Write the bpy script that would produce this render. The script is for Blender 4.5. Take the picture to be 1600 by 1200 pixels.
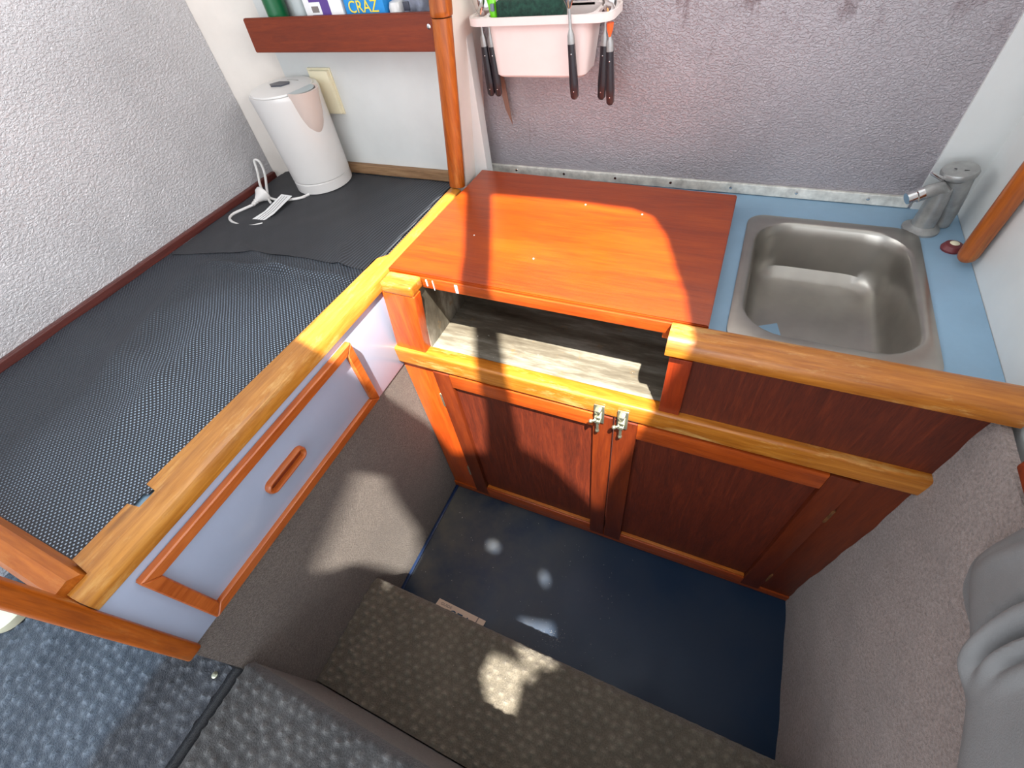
import bpy, bmesh, math, random
from mathutils import Vector, Matrix
random.seed(7)
S = bpy.context.scene
C = S.collection
PI = math.pi
for o in list(bpy.data.objects): bpy.data.objects.remove(o)

# ---------------------------------------------------------------- camera, light, exposure
cam_d = bpy.data.cameras.new('camera'); cam = bpy.data.objects.new('camera', cam_d); C.objects.link(cam)
cam_d.sensor_width = 36; cam_d.lens = 714.5831/1600*36; cam_d.clip_start = .01
cam.matrix_world = Matrix(((0.91268837, -0.23285169, 0.33582737, 0.63924116),
                           (0.39180155, 0.73217612, -0.55714421, -0.57645758),
                           (-0.1161528, 0.64007673, 0.75948029, 1.43640818), (0, 0, 0, 1)))
S.camera = cam
S.view_settings.view_transform = 'Standard'; S.view_settings.look = 'None'
S.view_settings.gamma = 1; S.view_settings.use_curve_mapping = False
S.view_settings.exposure = 0.0

W = bpy.data.worlds.new('world'); S.world = W; W.use_nodes = True
bg = W.node_tree.nodes['Background']; bg.inputs[0].default_value = (.88, .93, 1, 1); bg.inputs[1].default_value = 2.2

SUN_DIR = Vector((-.25, .42, -1)).normalized()
sd = bpy.data.lights.new('sun', 'SUN'); sd.energy = 25.0; sd.angle = math.radians(.9); sd.color = (1, .95, .86)
sun = bpy.data.objects.new('sun', sd); C.objects.link(sun); sun.location = (1, -1, 4)
sun.rotation_euler = SUN_DIR.to_track_quat('-Z', 'Y').to_euler()

def area(name, loc, target, sx, sy, e, col):
    l = bpy.data.lights.new(name, 'AREA'); l.shape = 'RECTANGLE'; l.size = sx; l.size_y = sy; l.energy = e; l.color = col
    o = bpy.data.objects.new(name, l); C.objects.link(o); o.location = loc
    o.rotation_euler = (Vector(target)-Vector(loc)).to_track_quat('-Z', 'Y').to_euler(); return o
area('fill_right', (1.5, -.1, 1.78), (-.6, .1, .95), 1.6, .35, 20, (1, .97, .95))  # added fill lamp, brightens the left lining
area('fill_left', (-1.25, -.2, 1.76), (1, .1, .7), 1.6, .35, 16, (.95, .98, 1))  # added fill lamp, lifts the white right wall
area('fill_above_bench', (-.25, -.25, 1.90), (-.6, -.15, .9), .35, .5, 3.6, (1, .98, .96))  # added lamp for the glow on the upper left lining
area('daylight_rear_opening', (.2, -2.3, 1.7), (.3, .2, .6), 1.8, .9, 20, (.92, .96, 1))

# ---------------------------------------------------------------- materials
def lin(c): return tuple((x/12.92 if x <= .04045 else ((x+.055)/1.055)**2.4) for x in [v/255 for v in c])+(1,)
class N:
    def __init__(s, name):
        s.m = bpy.data.materials.new(name); s.m.use_nodes = True; s.t = s.m.node_tree
        s.b = s.t.nodes['Principled BSDF']; s.co = s.t.nodes.new('ShaderNodeTexCoord').outputs['Object']
    def n(s, typ, **k):
        x = s.t.nodes.new('ShaderNode'+typ)
        for a, b in k.items(): setattr(x, a, b)
        return x
    def put(s, inp, v):
        if isinstance(v, bpy.types.NodeSocket): s.t.links.new(v, inp)
        else: inp.default_value = v
    def map(s, scale=(1, 1, 1), rot=(0, 0, 0)):
        x = s.n('Mapping'); s.put(x.inputs['Vector'], s.co); x.inputs['Scale'].default_value = scale; x.inputs['Rotation'].default_value = rot
        return x.outputs[0]
    def noise(s, scale, detail=3, rough=.5, vec=None, dist=0):
        x = s.n('TexNoise'); s.put(x.inputs['Vector'], vec or s.co); x.inputs['Scale'].default_value = scale
        x.inputs['Detail'].default_value = detail; x.inputs['Roughness'].default_value = rough; x.inputs['Distortion'].default_value = dist
        return x.outputs[0]
    def ramp(s, f, stops):
        x = s.n('ValToRGB'); s.put(x.inputs[0], f); e = x.color_ramp.elements
        while len(e) < len(stops): e.new(.5)
        for q, (p, c) in zip(e, stops): q.position = p; q.color = c if len(c) == 4 else (*c, 1)
        return x.outputs[0]
    def mix(s, f, a, b, mode='MIX'):
        x = s.n('Mix', data_type='RGBA', blend_type=mode); s.put(x.inputs[0], f); s.put(x.inputs[6], a); s.put(x.inputs[7], b)
        return x.outputs[2]
    def math(s, op, a, b=0.0, c=None):
        x = s.n('Math', operation=op); s.put(x.inputs[0], a); s.put(x.inputs[1], b)
        if c is not None: s.put(x.inputs[2], c)
        return x.outputs[0]
    def bump(s, h, strength=.3, dist=.01):
        x = s.n('Bump'); s.put(x.inputs['Height'], h); x.inputs['Strength'].default_value = strength; x.inputs['Distance'].default_value = dist
        s.t.links.new(x.outputs[0], s.b.inputs['Normal'])
    def set(s, col=None, rough=None, metal=None, coat=None, spec=None, coatr=None, alpha=None):
        for k, v in (('Base Color', col), ('Roughness', rough), ('Metallic', metal), ('Coat Weight', coat), ('Specular IOR Level', spec), ('Coat Roughness', coatr)):
            if v is not None: s.put(s.b.inputs[k], v)
        return s.m
BW = ((0, (0, 0, 0)), (1, (1, 1, 1)))
def wood(name, dark, mid, light, axis='x', rough=.35, coat=.3, wear=0, grain=1.0, coatr=.18):
    k = N(name); sc = {'x': (1.2, 14, 14), 'y': (14, 1.2, 14), 'z': (14, 14, 1.2)}[axis]
    v = k.map(sc)
    f = k.noise(2.2*grain, 5, .62, v, 1.2); g = k.noise(16*grain, 3, .6, v, .3)
    c = k.ramp(f, ((.28, lin(dark)), (.5, lin(mid)), (.74, lin(light))))
    c = k.mix(.35, c, k.ramp(g, ((.3, lin(dark)), (.7, lin(light)))))
    if wear:
        w = k.ramp(k.noise(13, 6, .75, k.map({'x': (.5, 2, 2), 'y': (2, .5, 2), 'z': (2, 2, .5)}[axis])), ((.54, (0, 0, 0)), (.68, (1, 1, 1))))
        c = k.mix(k.math('MULTIPLY', w, wear), c, lin((222, 184, 116)))
        kn = k.ramp(k.noise(9, 2, .5, k.map({'x': (.8, 2, 2), 'y': (2, .8, 2), 'z': (2, 2, .8)}[axis])), ((.70, (0, 0, 0)), (.76, (1, 1, 1))))
        c = k.mix(k.math('MULTIPLY', kn, .5), c, lin((84, 44, 14)))
    k.bump(g, .12, .003)
    return k.set(c, rough, coat=coat, coatr=coatr)
M = {}
M['cover'] = wood('varnished_board', (116, 34, 2), (142, 50, 2), (166, 68, 4), 'x', .34, .3, grain=.8)
M['cab_x'] = wood('cabinet_wood_x', (116, 42, 8), (156, 64, 14), (184, 84, 24), 'x', .38, .25)
M['cab_z'] = wood('cabinet_wood_z', (100, 28, 8), (132, 42, 10), (158, 58, 16), 'z', .38, .2)
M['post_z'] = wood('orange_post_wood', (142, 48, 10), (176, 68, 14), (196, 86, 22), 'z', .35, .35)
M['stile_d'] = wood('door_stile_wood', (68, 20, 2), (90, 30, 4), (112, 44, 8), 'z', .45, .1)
M["panel"] = wood("dark_panel", (56, 15, 2), (80, 24, 5), (112, 42, 14), 'z', .55, .05, grain=2.2)
M['fiddle'] = wood('worn_fiddle', (124, 64, 8), (166, 94, 18), (198, 130, 48), 'x', .4, .25, wear=.5)
M['rail_y'] = wood('bench_rail_wood', (132, 76, 14), (172, 108, 28), (200, 140, 60), 'y', .42, .25, wear=.4)
M['trim_x'] = wood('amber_trim_x', (140, 66, 8), (172, 92, 20), (196, 116, 36), 'x', .45, .1, wear=.15)
M['trim_z'] = wood('amber_trim_z', (98, 42, 6), (160, 78, 12), (188, 102, 26), 'z', .36, .35, wear=.12)
M['mahog'] = wood('shelf_mahogany', (92, 28, 3), (112, 38, 4), (130, 50, 9), 'x', .6, .0, grain=2)
M['drawer_y'] = wood('drawer_frame_wood', (138, 60, 14), (172, 84, 28), (198, 112, 52), 'y', .38, .35)
M['oldwood'] = wood('weathered_strip', (90, 62, 40), (132, 96, 64), (170, 140, 104), 'x', .7, 0)
M['redtrim'] = wood('red_brown_trim', (60, 22, 18), (84, 34, 28), (104, 46, 36), 'y', .5, .2)

def embossed(name, base, metal, rough, sc, streak, stain=False):
    k = N(name)
    a = k.noise(sc, 2, .5, k.map((1, 1, 1.6)), .6); b = k.noise(sc*2.4, 2, .5)
    h = k.math('ADD', k.ramp(a, ((.42, (0, 0, 0)), (.58, (1, 1, 1)))), k.math('MULTIPLY', b, .4))
    k.bump(h, .5, .0026)
    big = k.ramp(k.noise(2.6, 4, .6), ((.3, lin([v*.92 for v in base])), (.7, lin([min(255, v*1.05) for v in base]))))
    st = k.ramp(k.noise(5, 5, .7, k.map((3.4, 3.4, .5))), ((streak, (0, 0, 0)), (streak+.1, (1, 1, 1))))
    c = k.mix(k.math('MULTIPLY', st, .55), big, lin((92, 84, 84)))
    pits = k.ramp(k.noise(45, 2, .5), ((.76, (0, 0, 0)), (.80, (1, 1, 1))))
    c = k.mix(k.math('MULTIPLY', pits, .35), c, lin((80, 62, 60)))
    if stain:
        q = k.n('SeparateXYZ'); k.put(q.inputs[0], k.co); mp = k.n('MapRange'); k.put(mp.inputs[0], q.outputs[2]); mp.inputs[1].default_value = 1.12; mp.inputs[2].default_value = 1.22
        sp = k.ramp(k.noise(24, 5, .75, k.map((1, 1, .55))), ((.52, (0, 0, 0)), (.64, (1, 1, 1))))
        c = k.mix(k.math('MULTIPLY', k.math('MULTIPLY', sp, mp.outputs[0]), .75), c, lin((96, 72, 74)))
    return k.set(c, rough, metal)
M['silver_left'] = embossed('embossed_silver_lining', (192, 190, 192), .25, .36, 150, .68)
M['silver_back'] = embossed('embossed_silver_panel', (164, 158, 162), .35, .38, 175, .66, True)

def plain(name, c, rough=.5, metal=0, coat=0, var=.06, sc=8, bump=0, bsc=200):
    k = N(name); lo = lin([max(0, v*(1-var)) for v in c]); hi = lin([min(255, v*(1+var)) for v in c])
    if bump: k.bump(k.noise(bsc, 2), bump, .002)
    return k.set(k.ramp(k.noise(sc, 4, .6), ((.3, lo), (.7, hi))), rough, metal, coat)
M['white'] = plain('white_laminate', (206, 208, 206), .4, var=.02)
M['white_warm'] = plain('white_painted_panel', (214, 206, 198), .45, var=.03)
M['facia'] = plain('pale_bench_laminate', (158, 168, 190), .25, coat=.3, var=.015)
M['blue'] = plain('blue_laminate', (132, 163, 186), .4, var=.04)
M['alu'] = plain('worn_aluminium', (208, 206, 198), .5, .15, var=.14, sc=40, bump=.3)
M['chrome'] = plain('chrome', (215, 215, 215), .12, 1, var=.02)
M['dullchrome'] = plain('dull_chrome', (150, 150, 148), .36, .45, var=.12, sc=30)
M['brass'] = plain('zinc_hardware', (190, 192, 170), .3, .9, var=.12, sc=60)
M['kettle'] = plain('white_plastic', (204, 201, 198), .28, coat=.3, var=.01)
M['kettle_in'] = plain('kettle_inner', (168, 176, 176), .4, var=.02)
M['cream'] = plain('cream_plastic', (222, 214, 184), .4, var=.02)
M['black'] = plain('black_plastic', (34, 30, 36), .3, var=.05)
M['dark'] = plain('dark_button', (52, 54, 66), .35, var=.05)
M['bronze'] = plain('dull_bronze', (110, 74, 44), .5, .5, var=.3, sc=60)
M['paper'] = plain('cream_paper', (206, 190, 172), .8, var=.04)
M['label'] = plain('white_label', (226, 226, 226), .6, var=.02)
M['ink'] = plain('print_ink', (40, 76, 100), .7); M['inkgrey'] = plain('print_ink_grey', (120, 112, 108), .7)
M['green'] = plain('dark_green_plastic', (10, 92, 52), .3); M['lime'] = plain('lime_plastic', (108, 206, 20), .35, var=.03)
M['sponge'] = plain('green_scourer', (26, 54, 44), .95, var=.3, sc=120, bump=.8)
M['purple'] = plain('purple_print', (86, 58, 132), .5); M['lightblue'] = plain('bright_blue_print', (30, 132, 200), .5)
M['navy_print'] = plain('navy_print', (20, 60, 150), .5); M['yellow'] = plain('yellow_print', (236, 206, 60), .5)
M['greybag'] = plain('grey_plastic_bag', (110, 114, 128), .35, var=.25, sc=30)
M['orange'] = plain('orange_plastic', (238, 104, 50), .4)
M['redrubber'] = plain('red_brown_rubber', (104, 40, 44), .5)
M['tray'] = plain('white_caddy_plastic', (222, 208, 204), .4, var=.02)
M['crumb'] = plain('pale_crumb', (205, 200, 190), .8)
M['metalpaint'] = None
k = N('grimy_painted_floor')   # compartment lining: cream paint, stained
c = k.ramp(k.noise(5, 6, .7, k.map((.5, 3, 1))), ((.32, lin((50, 42, 32))), (.5, lin((92, 86, 74))), (.66, lin((140, 137, 126)))))
c = k.mix(k.math('MULTIPLY', k.ramp(k.noise(30, 4, .7), ((.6, (0, 0, 0)), (.7, (1, 1, 1)))), .5), c, lin((120, 92, 50)))
M['grime'] = k.set(c, .5)
k = N('brushed_steel')
g = k.noise(4, 4, .6, k.map((2, 90, 2))); k.bump(k.noise(300, 2), .04, .001)
M['steel'] = k.set(k.ramp(k.noise(5, 4, .6), ((.3, lin((148, 144, 138))), (.7, lin((178, 173, 165))))), .33, .9)
k = N('navy_vinyl')
d = k.ramp(k.noise(3.2, 5, .65), ((.40, (0, 0, 0)), (.68, (1, 1, 1))))
x = k.n('SeparateXYZ'); k.put(x.inputs[0], k.co)
lft = k.n('MapRange'); k.put(lft.inputs[0], x.outputs[0]); lft.inputs[1].default_value = .55; lft.inputs[2].default_value = .02
dust = k.math('MULTIPLY', d, k.math('ADD', lft.outputs[0], .12))
c = k.mix(dust, lin((5, 36, 62)), lin((84, 82, 76)))
k.bump(k.noise(260, 2), .12, .001)
M['vinyl'] = k.set(c, k.ramp(d, ((0, (.36,)*3), (1, (.6,)*3))), coat=.0, spec=.35)
def carpet(name, a, b, c2, sc=420, rib=0, worn=None, tip=None):
    k = N(name); f = k.noise(sc, 3, .7); g = k.noise(6, 5, .7, k.map((1, 1, 1)))
    c = k.ramp(f, ((.3, lin(a)), (.5, lin(b)), (.72, lin(c2))))
    if worn: c = k.mix(k.math('MULTIPLY', k.ramp(g, ((.45, (0, 0, 0)), (.7, (1, 1, 1)))), .45), c, lin(worn))
    if tip:   # shading painted in by height: tufts lightened, ground darkened so dimples read
        z0, z1, lo, hi = tip; q = k.n('SeparateXYZ'); k.put(q.inputs[0], k.co); mp = k.n('MapRange'); k.put(mp.inputs[0], q.outputs[2]); mp.inputs[1].default_value = z0; mp.inputs[2].default_value = z1
        c = k.mix(.6, c, k.mix(k.math('MULTIPLY', mp.outputs[0], k.ramp(k.noise(140, 2), ((.3, (.6,)*3), (.6, (1, 1, 1))))), lin(lo), lin(hi)))
    k.bump(f, .9, .004)
    k.b.inputs['Sheen Weight'].default_value = .25
    return k.set(c, .95, spec=.15)
M['carpet_brown'] = carpet('brown_lining_carpet', (70, 60, 54), (98, 88, 80), (132, 122, 114), 330, worn=(74, 66, 62))
M['carpet_right'] = carpet('mauve_grey_lining_carpet', (112, 100, 96), (138, 124, 118), (160, 146, 140), 200, worn=(112, 102, 98))
M['carpet_step'] = carpet('grey_riser_carpet', (66, 60, 54), (88, 82, 76), (120, 116, 108), 300)
M['tread_low'] = carpet('dimpled_brown_grey_carpet', (80, 74, 64), (102, 96, 84), (140, 132, 118), 300, tip=(.187, .194, (84, 78, 68), (140, 131, 116)))
M['tread_high'] = carpet('dimpled_dark_grey_carpet', (60, 60, 60), (82, 82, 82), (116, 116, 116), 300, tip=(.497, .504, (60, 60, 62), (128, 128, 128)))
M['carpet_blue'] = carpet('dimpled_landing_carpet', (50, 53, 60), (72, 76, 84), (104, 110, 118), 300, tip=(.497, .504, (50, 54, 62), (124, 130, 138)))
M['cloth'] = plain('grey_cloth', (120, 120, 120), .85, var=.06, bump=.3, bsc=500)
k = N('perforated_mat')
x = k.n('SeparateXYZ'); k.put(x.inputs[0], k.co)
P = 2*PI/.0086
s = k.math('MULTIPLY', k.math('SINE', k.math('MULTIPLY', x.outputs[0], P)), k.math('SINE', k.math('MULTIPLY', x.outputs[1], P)))
dot = k.ramp(s, ((.42, (0, 0, 0)), (.6, (1, 1, 1))))
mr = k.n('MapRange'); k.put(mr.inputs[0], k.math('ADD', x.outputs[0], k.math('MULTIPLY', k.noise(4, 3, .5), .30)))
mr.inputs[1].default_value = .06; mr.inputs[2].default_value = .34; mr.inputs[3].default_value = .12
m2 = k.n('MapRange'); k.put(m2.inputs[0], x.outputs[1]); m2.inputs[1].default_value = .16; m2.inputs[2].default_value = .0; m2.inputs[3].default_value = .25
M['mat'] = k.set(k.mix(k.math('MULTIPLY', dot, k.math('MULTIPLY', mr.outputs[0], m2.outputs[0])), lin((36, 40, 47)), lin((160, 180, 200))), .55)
k.bump(s, .4, .002)
k = N('black_mat_fold'); q = k.n('SeparateXYZ'); k.put(q.inputs[0], k.co)
ln = k.ramp(k.math('SINE', k.math('MULTIPLY', k.math('SUBTRACT', q.outputs[0], k.math('MULTIPLY', q.outputs[1], .12)), 2*PI/.0085)), ((.55, (0, 0, 0)), (.9, (1, 1, 1))))
mq = k.n('MapRange'); k.put(mq.inputs[0], q.outputs[0]); mq.inputs[1].default_value = .08; mq.inputs[2].default_value = .29
M['mat2'] = k.set(k.mix(k.math('MULTIPLY', ln, k.math('MULTIPLY', mq.outputs[0], .5)), lin((42, 43, 47)), lin((112, 122, 134))), .6); k.bump(k.noise(350, 2), .4, .002)
k = N('sun_tint_filter'); tr = k.n('BsdfTransparent'); tr.inputs[0].default_value = (.27, .34, .41, 1)  # filter of the added pane, dims and blues the sun
gl = k.n('BsdfGlossy'); gl.inputs[1].default_value = .05; mxs = k.n('MixShader'); mxs.inputs[0].default_value = .05
k.t.links.new(tr.outputs[0], mxs.inputs[1]); k.t.links.new(gl.outputs[0], mxs.inputs[2])
k.t.links.new(mxs.outputs[0], k.t.nodes['Material Output'].inputs[0]); M['tint'] = k.m

# ---------------------------------------------------------------- mesh helpers
def bm_box(bm, lo, hi, bev=0, seg=2, lean=None):
    """box from corner lo to corner hi; lean=(dx,dy) shifts the top"""
    t = bmesh.new(); bmesh.ops.create_cube(t, size=1)
    for v in t.verts:
        v.co = Vector([lo[i] + (v.co[i]+.5)*(hi[i]-lo[i]) for i in range(3)])
    if bev: bmesh.ops.bevel(t, geom=list(t.edges), offset=bev, segments=seg, profile=.6, affect='EDGES', clamp_overlap=True)
    if lean:
        for v in t.verts:
            f = (v.co.z-lo[2])/(hi[2]-lo[2]); v.co.x += lean[0]*f; v.co.y += lean[1]*f
    join(bm, t); return bm
def join(bm, t):
    me = bpy.data.meshes.new('t'); t.to_mesh(me); bm.from_mesh(me); bpy.data.meshes.remove(me); t.free()
def box(lo, hi, bev=0, seg=2, lean=None): return bm_box(bmesh.new(), lo, hi, bev, seg, lean)
def loft(bm, rings, cap0=True, cap1=True):
    vs = [[bm.verts.new(p) for p in r] for r in rings]; n = len(vs[0])
    for a, b in zip(vs, vs[1:]):
        for i in range(n): bm.faces.new((a[i], a[(i+1) % n], b[(i+1) % n], b[i]))
    if cap0: bm.faces.new(vs[0][::-1])
    if cap1: bm.faces.new(vs[-1])
    return bm
def frame_of(d):
    d = d.normalized(); u = d.orthogonal().normalized(); return u, d.cross(u)
def tube(bm, pts, r, n=10, smooth=0, rs=None):
    pts = [Vector(p) for p in pts]
    if smooth and len(pts) > 2:
        q = []; P_ = [pts[0]*2-pts[1]]+pts+[pts[-1]*2-pts[-2]]
        for i in range(1, len(P_)-2):
            for j in range(smooth):
                t = j/smooth; a, b, c, d = P_[i-1:i+3]
                q.append(.5*((2*b)+(c-a)*t+(2*a-5*b+4*c-d)*t*t+(3*b-a-3*c+d)*t**3))
        q.append(pts[-1]); pts = q
    u, w = frame_of(pts[1]-pts[0]); rings = []
    for i, p in enumerate(pts):
        d = (pts[min(i+1, len(pts)-1)]-pts[max(i-1, 0)]).normalized()
        u = (u-d*u.dot(d)).normalized(); w = d.cross(u)
        rr = rs[i] if rs else r
        rings.append([p+u*rr*math.cos(2*PI*k/n)+w*rr*math.sin(2*PI*k/n) for k in range(n)])
    return loft(bm, rings)
def lathe(bm, base, prof, axis=(0, 0, 1), n=24):
    """prof = [(radius, height)] about axis from base"""
    base = Vector(base); a = Vector(axis).normalized(); u, w = frame_of(a)
    return loft(bm, [[base+a*h+u*r*math.cos(2*PI*k/n)+w*r*math.sin(2*PI*k/n) for k in range(n)] for r, h in prof])
def rrect(cx, cy, hx, hy, r, z, n=6):
    out = []
    for (sx, sy, a0) in ((1, 1, 0), (-1, 1, PI/2), (-1, -1, PI), (1, -1, 1.5*PI)):
        for i in range(n+1):
            a = a0+i*PI/2/n; out.append(Vector((cx+sx*(hx-r)+r*math.cos(a), cy+sy*(hy-r)+r*math.sin(a), z)))
    return out
def prism(poly, z0, z1, axis='z'):
    """extrude 2D poly; axis z: (x,y), axis y: (x,z), axis x: (y,z)"""
    f = {'z': lambda a, b, c: (a, b, c), 'y': lambda a, b, c: (a, c, b), 'x': lambda a, b, c: (c, a, b)}[axis]
    bm = bmesh.new(); loft(bm, [[f(a, b, z0) for a, b in poly], [f(a, b, z1) for a, b in poly]]); return bm
def mesh_of(bm, mat, smooth=True, org=(0, 0, 0)):
    bmesh.ops.recalc_face_normals(bm, faces=bm.faces)
    me = bpy.data.meshes.new('m'); bm.to_mesh(me); bm.free(); me.materials.append(mat)
    if org != (0, 0, 0): me.transform(Matrix.Translation(-Vector(org)))
    if smooth:
        for p in me.polygons: p.use_smooth = True
        try: me.set_sharp_from_angle(angle=math.radians(38))
        except Exception: pass
    return me
def root_loc(p):
    v = Vector((0, 0, 0))
    while p: v += p.location; p = p.parent
    return v
def obj(name, bm, mat, parent=None, label=None, smooth=True, org=None):
    """verts are given in world coordinates; the mesh is shifted to its parent's (or its own) origin"""
    if parent: o_ = root_loc(parent)
    else:
        if org is None:
            xs = [v.co for v in bm.verts]
            org = ((min(v.x for v in xs)+max(v.x for v in xs))/2, (min(v.y for v in xs)+max(v.y for v in xs))/2, min(v.z for v in xs))
        o_ = Vector(org)
    ob = bpy.data.objects.new(name, mesh_of(bm, mat if not isinstance(mat, str) else M[mat], smooth, tuple(o_)))
    C.objects.link(ob)
    if parent: ob.parent = parent
    else: ob.location = o_
    if label: ob['label'] = label
    return ob
def tag(o, label, cat, group=None, kind=None):
    o['label'] = label; o['category'] = cat
    if group: o['group'] = group
    if kind: o['kind'] = kind
    return o
def thing(name, label, cat, loc, group=None):
    o = bpy.data.objects.new(name, None); C.objects.link(o); o.location = loc; o.empty_display_size = .05
    return tag(o, label, cat, group)
def struct(name, bm, mat, label=None, parent=None, smooth=False):
    o = obj(name, bm, mat, parent, smooth=smooth, org=(0, 0, 0) if not parent else None)
    if not parent: o['kind'] = 'structure'
    if label: o['label'] = label
    return o
def text_mesh(s, size, depth, mtx, bold=False):
    cu = bpy.data.curves.new('t', 'FONT'); cu.body = s; cu.size = size; cu.extrude = depth
    cu.resolution_u = 3; cu.align_x = 'LEFT'
    t = bpy.data.objects.new('t', cu); C.objects.link(t); dg = bpy.context.evaluated_depsgraph_get()
    me = bpy.data.meshes.new_from_object(t.evaluated_get(dg)); bpy.data.objects.remove(t); bpy.data.curves.remove(cu)
    me.transform(mtx); bm = bmesh.new(); bm.from_mesh(me); bpy.data.meshes.remove(me); return bm
def holed(outer, holes, z0, z1):
    """flat slab with holes: constrained triangulation, kept where inside the outline and outside every hole"""
    from mathutils.geometry import delaunay_2d_cdt
    vs, es = [], []
    for poly in [outer]+holes:
        o = len(vs); vs += [Vector((p[0], p[1])) for p in poly]; es += [(o+i, o+(i+1) % len(poly)) for i in range(len(poly))]
    V, E_, F, *_ = delaunay_2d_cdt(vs, es, [], 0, 1e-6)
    def inside(p, poly):
        c = False; j = len(poly)-1
        for i in range(len(poly)):
            (x1, y1), (x2, y2) = poly[i][:2], poly[j][:2]
            if (y1 > p[1]) != (y2 > p[1]) and p[0] < (x2-x1)*(p[1]-y1)/(y2-y1)+x1: c = not c
            j = i
        return c
    bm = bmesh.new(); lo = [bm.verts.new((v.x, v.y, z0)) for v in V]; hi = [bm.verts.new((v.x, v.y, z1)) for v in V]; cnt = {}
    for f in F:
        c = sum((V[i] for i in f), Vector((0, 0)))/len(f)
        if inside(c, outer) and not any(inside(c, h) for h in holes):
            bm.faces.new([lo[i] for i in f][::-1]); bm.faces.new([hi[i] for i in f])
            for i in range(len(f)):
                e = (f[i], f[(i+1) % len(f)]); cnt[e] = 1
    for (a, b) in cnt:
        if (b, a) not in cnt: bm.faces.new((lo[a], lo[b], hi[b], hi[a]))
    bmesh.ops.delete(bm, geom=[v for v in bm.verts if not v.link_faces], context='VERTS')
    return bm

# ---------------------------------------------------------------- the setting
XL, XR, YB = -.665, 1.07, .55
struct('floor', box((-.02, -1.3, -.04), (1.1, .56, 0)), 'vinyl')
struct('wall_left_lower', box((-.03, -.69, 0), (-.002, 0.02, .66)), 'carpet_brown')
# silver lined hull side, slightly proud of the white corner board
struct('wall_left', box((XL-.03, -1.6, .45), (XL, .405, 1.5)), 'silver_left')
struct('wall_corner', prism([(-.668, .405), (-.50, .495), (-.50, .52), (-.70, .52), (-.70, .405)], .84, 1.5), 'white_warm')
struct('wall_back_left', box((-.56, .480, .60), (.045, .51, 1.5)), 'white')
# short white return between the bench recess and the galley, leaning a little
bm = bmesh.new(); loft(bm, [[(-.035, .425, .85), (.004, .425, .85), (.004, .56, .85), (-.035, .56, .85)],
                           [(.035, .425, 1.5), (.085, .425, 1.5), (.085, .56, 1.5), (.035, .56, 1.5)]])
struct('wall_return', bm, 'white_warm')
struct('wall_back', box((-.02, YB, .60), (.990, YB+.03, 1.218)), 'silver_back')
struct('wall_back_upper', box((-.02, YB+.004, 1.218), (1.2, YB+.03, 1.5)), 'white_warm')
struct('wall_back_right', box((.990, YB-.006, .60), (XR+.03, YB+.03, 1.5)), 'white')
struct('wall_right', box((XR, -1.6, .70), (XR+.03, .56, 1.5)), 'white')
struct('trim_1', box((XL, -.68, .852), (XL+.014, .40, .872), .003), 'redtrim')
struct('trim_2', box((-.66, .464, .856), (-.035, .481, .882), .003), 'oldwood')
t3 = struct('trim_3', box((-.005, YB-.008, .853), (.985, YB, .876), .002), 'alu')
for i in range(7):
    b = bmesh.new(); lathe(b, (.10+i*.135, YB-.008, .866), [(.0038, 0), (.003, .0015), (.001, .002)], (0, -1, 0), 10)
    obj('screw', b, 'chrome', t3)

# right-hand carpeted lining, a soft uneven sheet
def grid(nx, ny, f):
    bm = bmesh.new(); v = [[bm.verts.new(f(i/(nx-1), j/(ny-1))) for j in range(ny)] for i in range(nx)]
    for i in range(nx-1):
        for j in range(ny-1): bm.faces.new((v[i][j], v[i+1][j], v[i+1][j+1], v[i][j+1]))
    return bm
def solid(bm, d):
    bmesh.ops.recalc_face_normals(bm, faces=bm.faces)
    bmesh.ops.solidify(bm, geom=list(bm.faces), thickness=d); return bm
def wob(a, b, s=1.0): return math.sin(a*7.3*s+b*3.1*s)*.5+math.sin(a*13.7*s-b*9.2*s+1.3)*.3+math.sin(a*29*s+b*23*s)*.2
struct('wall_right_lower', solid(grid(90, 60, lambda a, b: (1.058-.004*wob(a*1.2, b*1.2, 2.2)+.0, -1.5+1.5*a-.001, .858*b)), .012), 'carpet_right', smooth=True)

# deckhead: unseen slab; hatch, bar and other openings shaped to place sun patches
def ell(cx, cy, rx, ry, a, n=14):
    return [(cx+rx*math.cos(t)*math.cos(a)-ry*math.sin(t)*math.sin(a), cy+rx*math.cos(t)*math.sin(a)+ry*math.sin(t)*math.cos(a)) for t in [2*PI*i/n for i in range(n)]]
holes = [
 [(.215, -.07), (.306, -.083), (.425, -.328), (.456, -.405), (.561, -.602), (.585, -.70), (.47, -.735), (.40, -.68), (.215, -.64)],
 [(.374, -.077), (.587, -.07), (.713, -.076), (.765, -.1), (.808, -.169), (.852, -.287), (.875, -.34), (.905, -.45), (.915, -.55), (.925, -.61), (.925, -.68), (.955, -.76), (.90, -.735), (.77, -.68), (.68, -.665), (.645, -.611), (.521, -.402), (.484, -.314)],
 [(.35, -.865), (.38, -.860), (.395, -.90), (.423, -.950), (.461, -1.012), (.49, -1.10), (.49, -1.166), (.446, -1.132), (.41, -1.105), (.38, -1.128), (.368, -1.094), (.362, -1.002)],
 [(.816, -1.196), (.93, -1.188), (.932, -1.205), (.902, -1.222), (.911, -1.265), (.913, -1.332), (.893, -1.341), (.845, -1.283), (.809, -1.24)],
 ell(.702, -.984, .024, .015, -.3), ell(.890, -1.018, .024, .011, -.9), [(.852, -1.150), (.955, -1.125), (.972, -1.166), (.905, -1.190)],
]
bm = holed([(-1.2, -1.24), (.213, -1.24), (.213, -1.40), (1.6, -1.40), (1.6, .75), (-1.2, .75)], holes, 1.94, 1.96)
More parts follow.
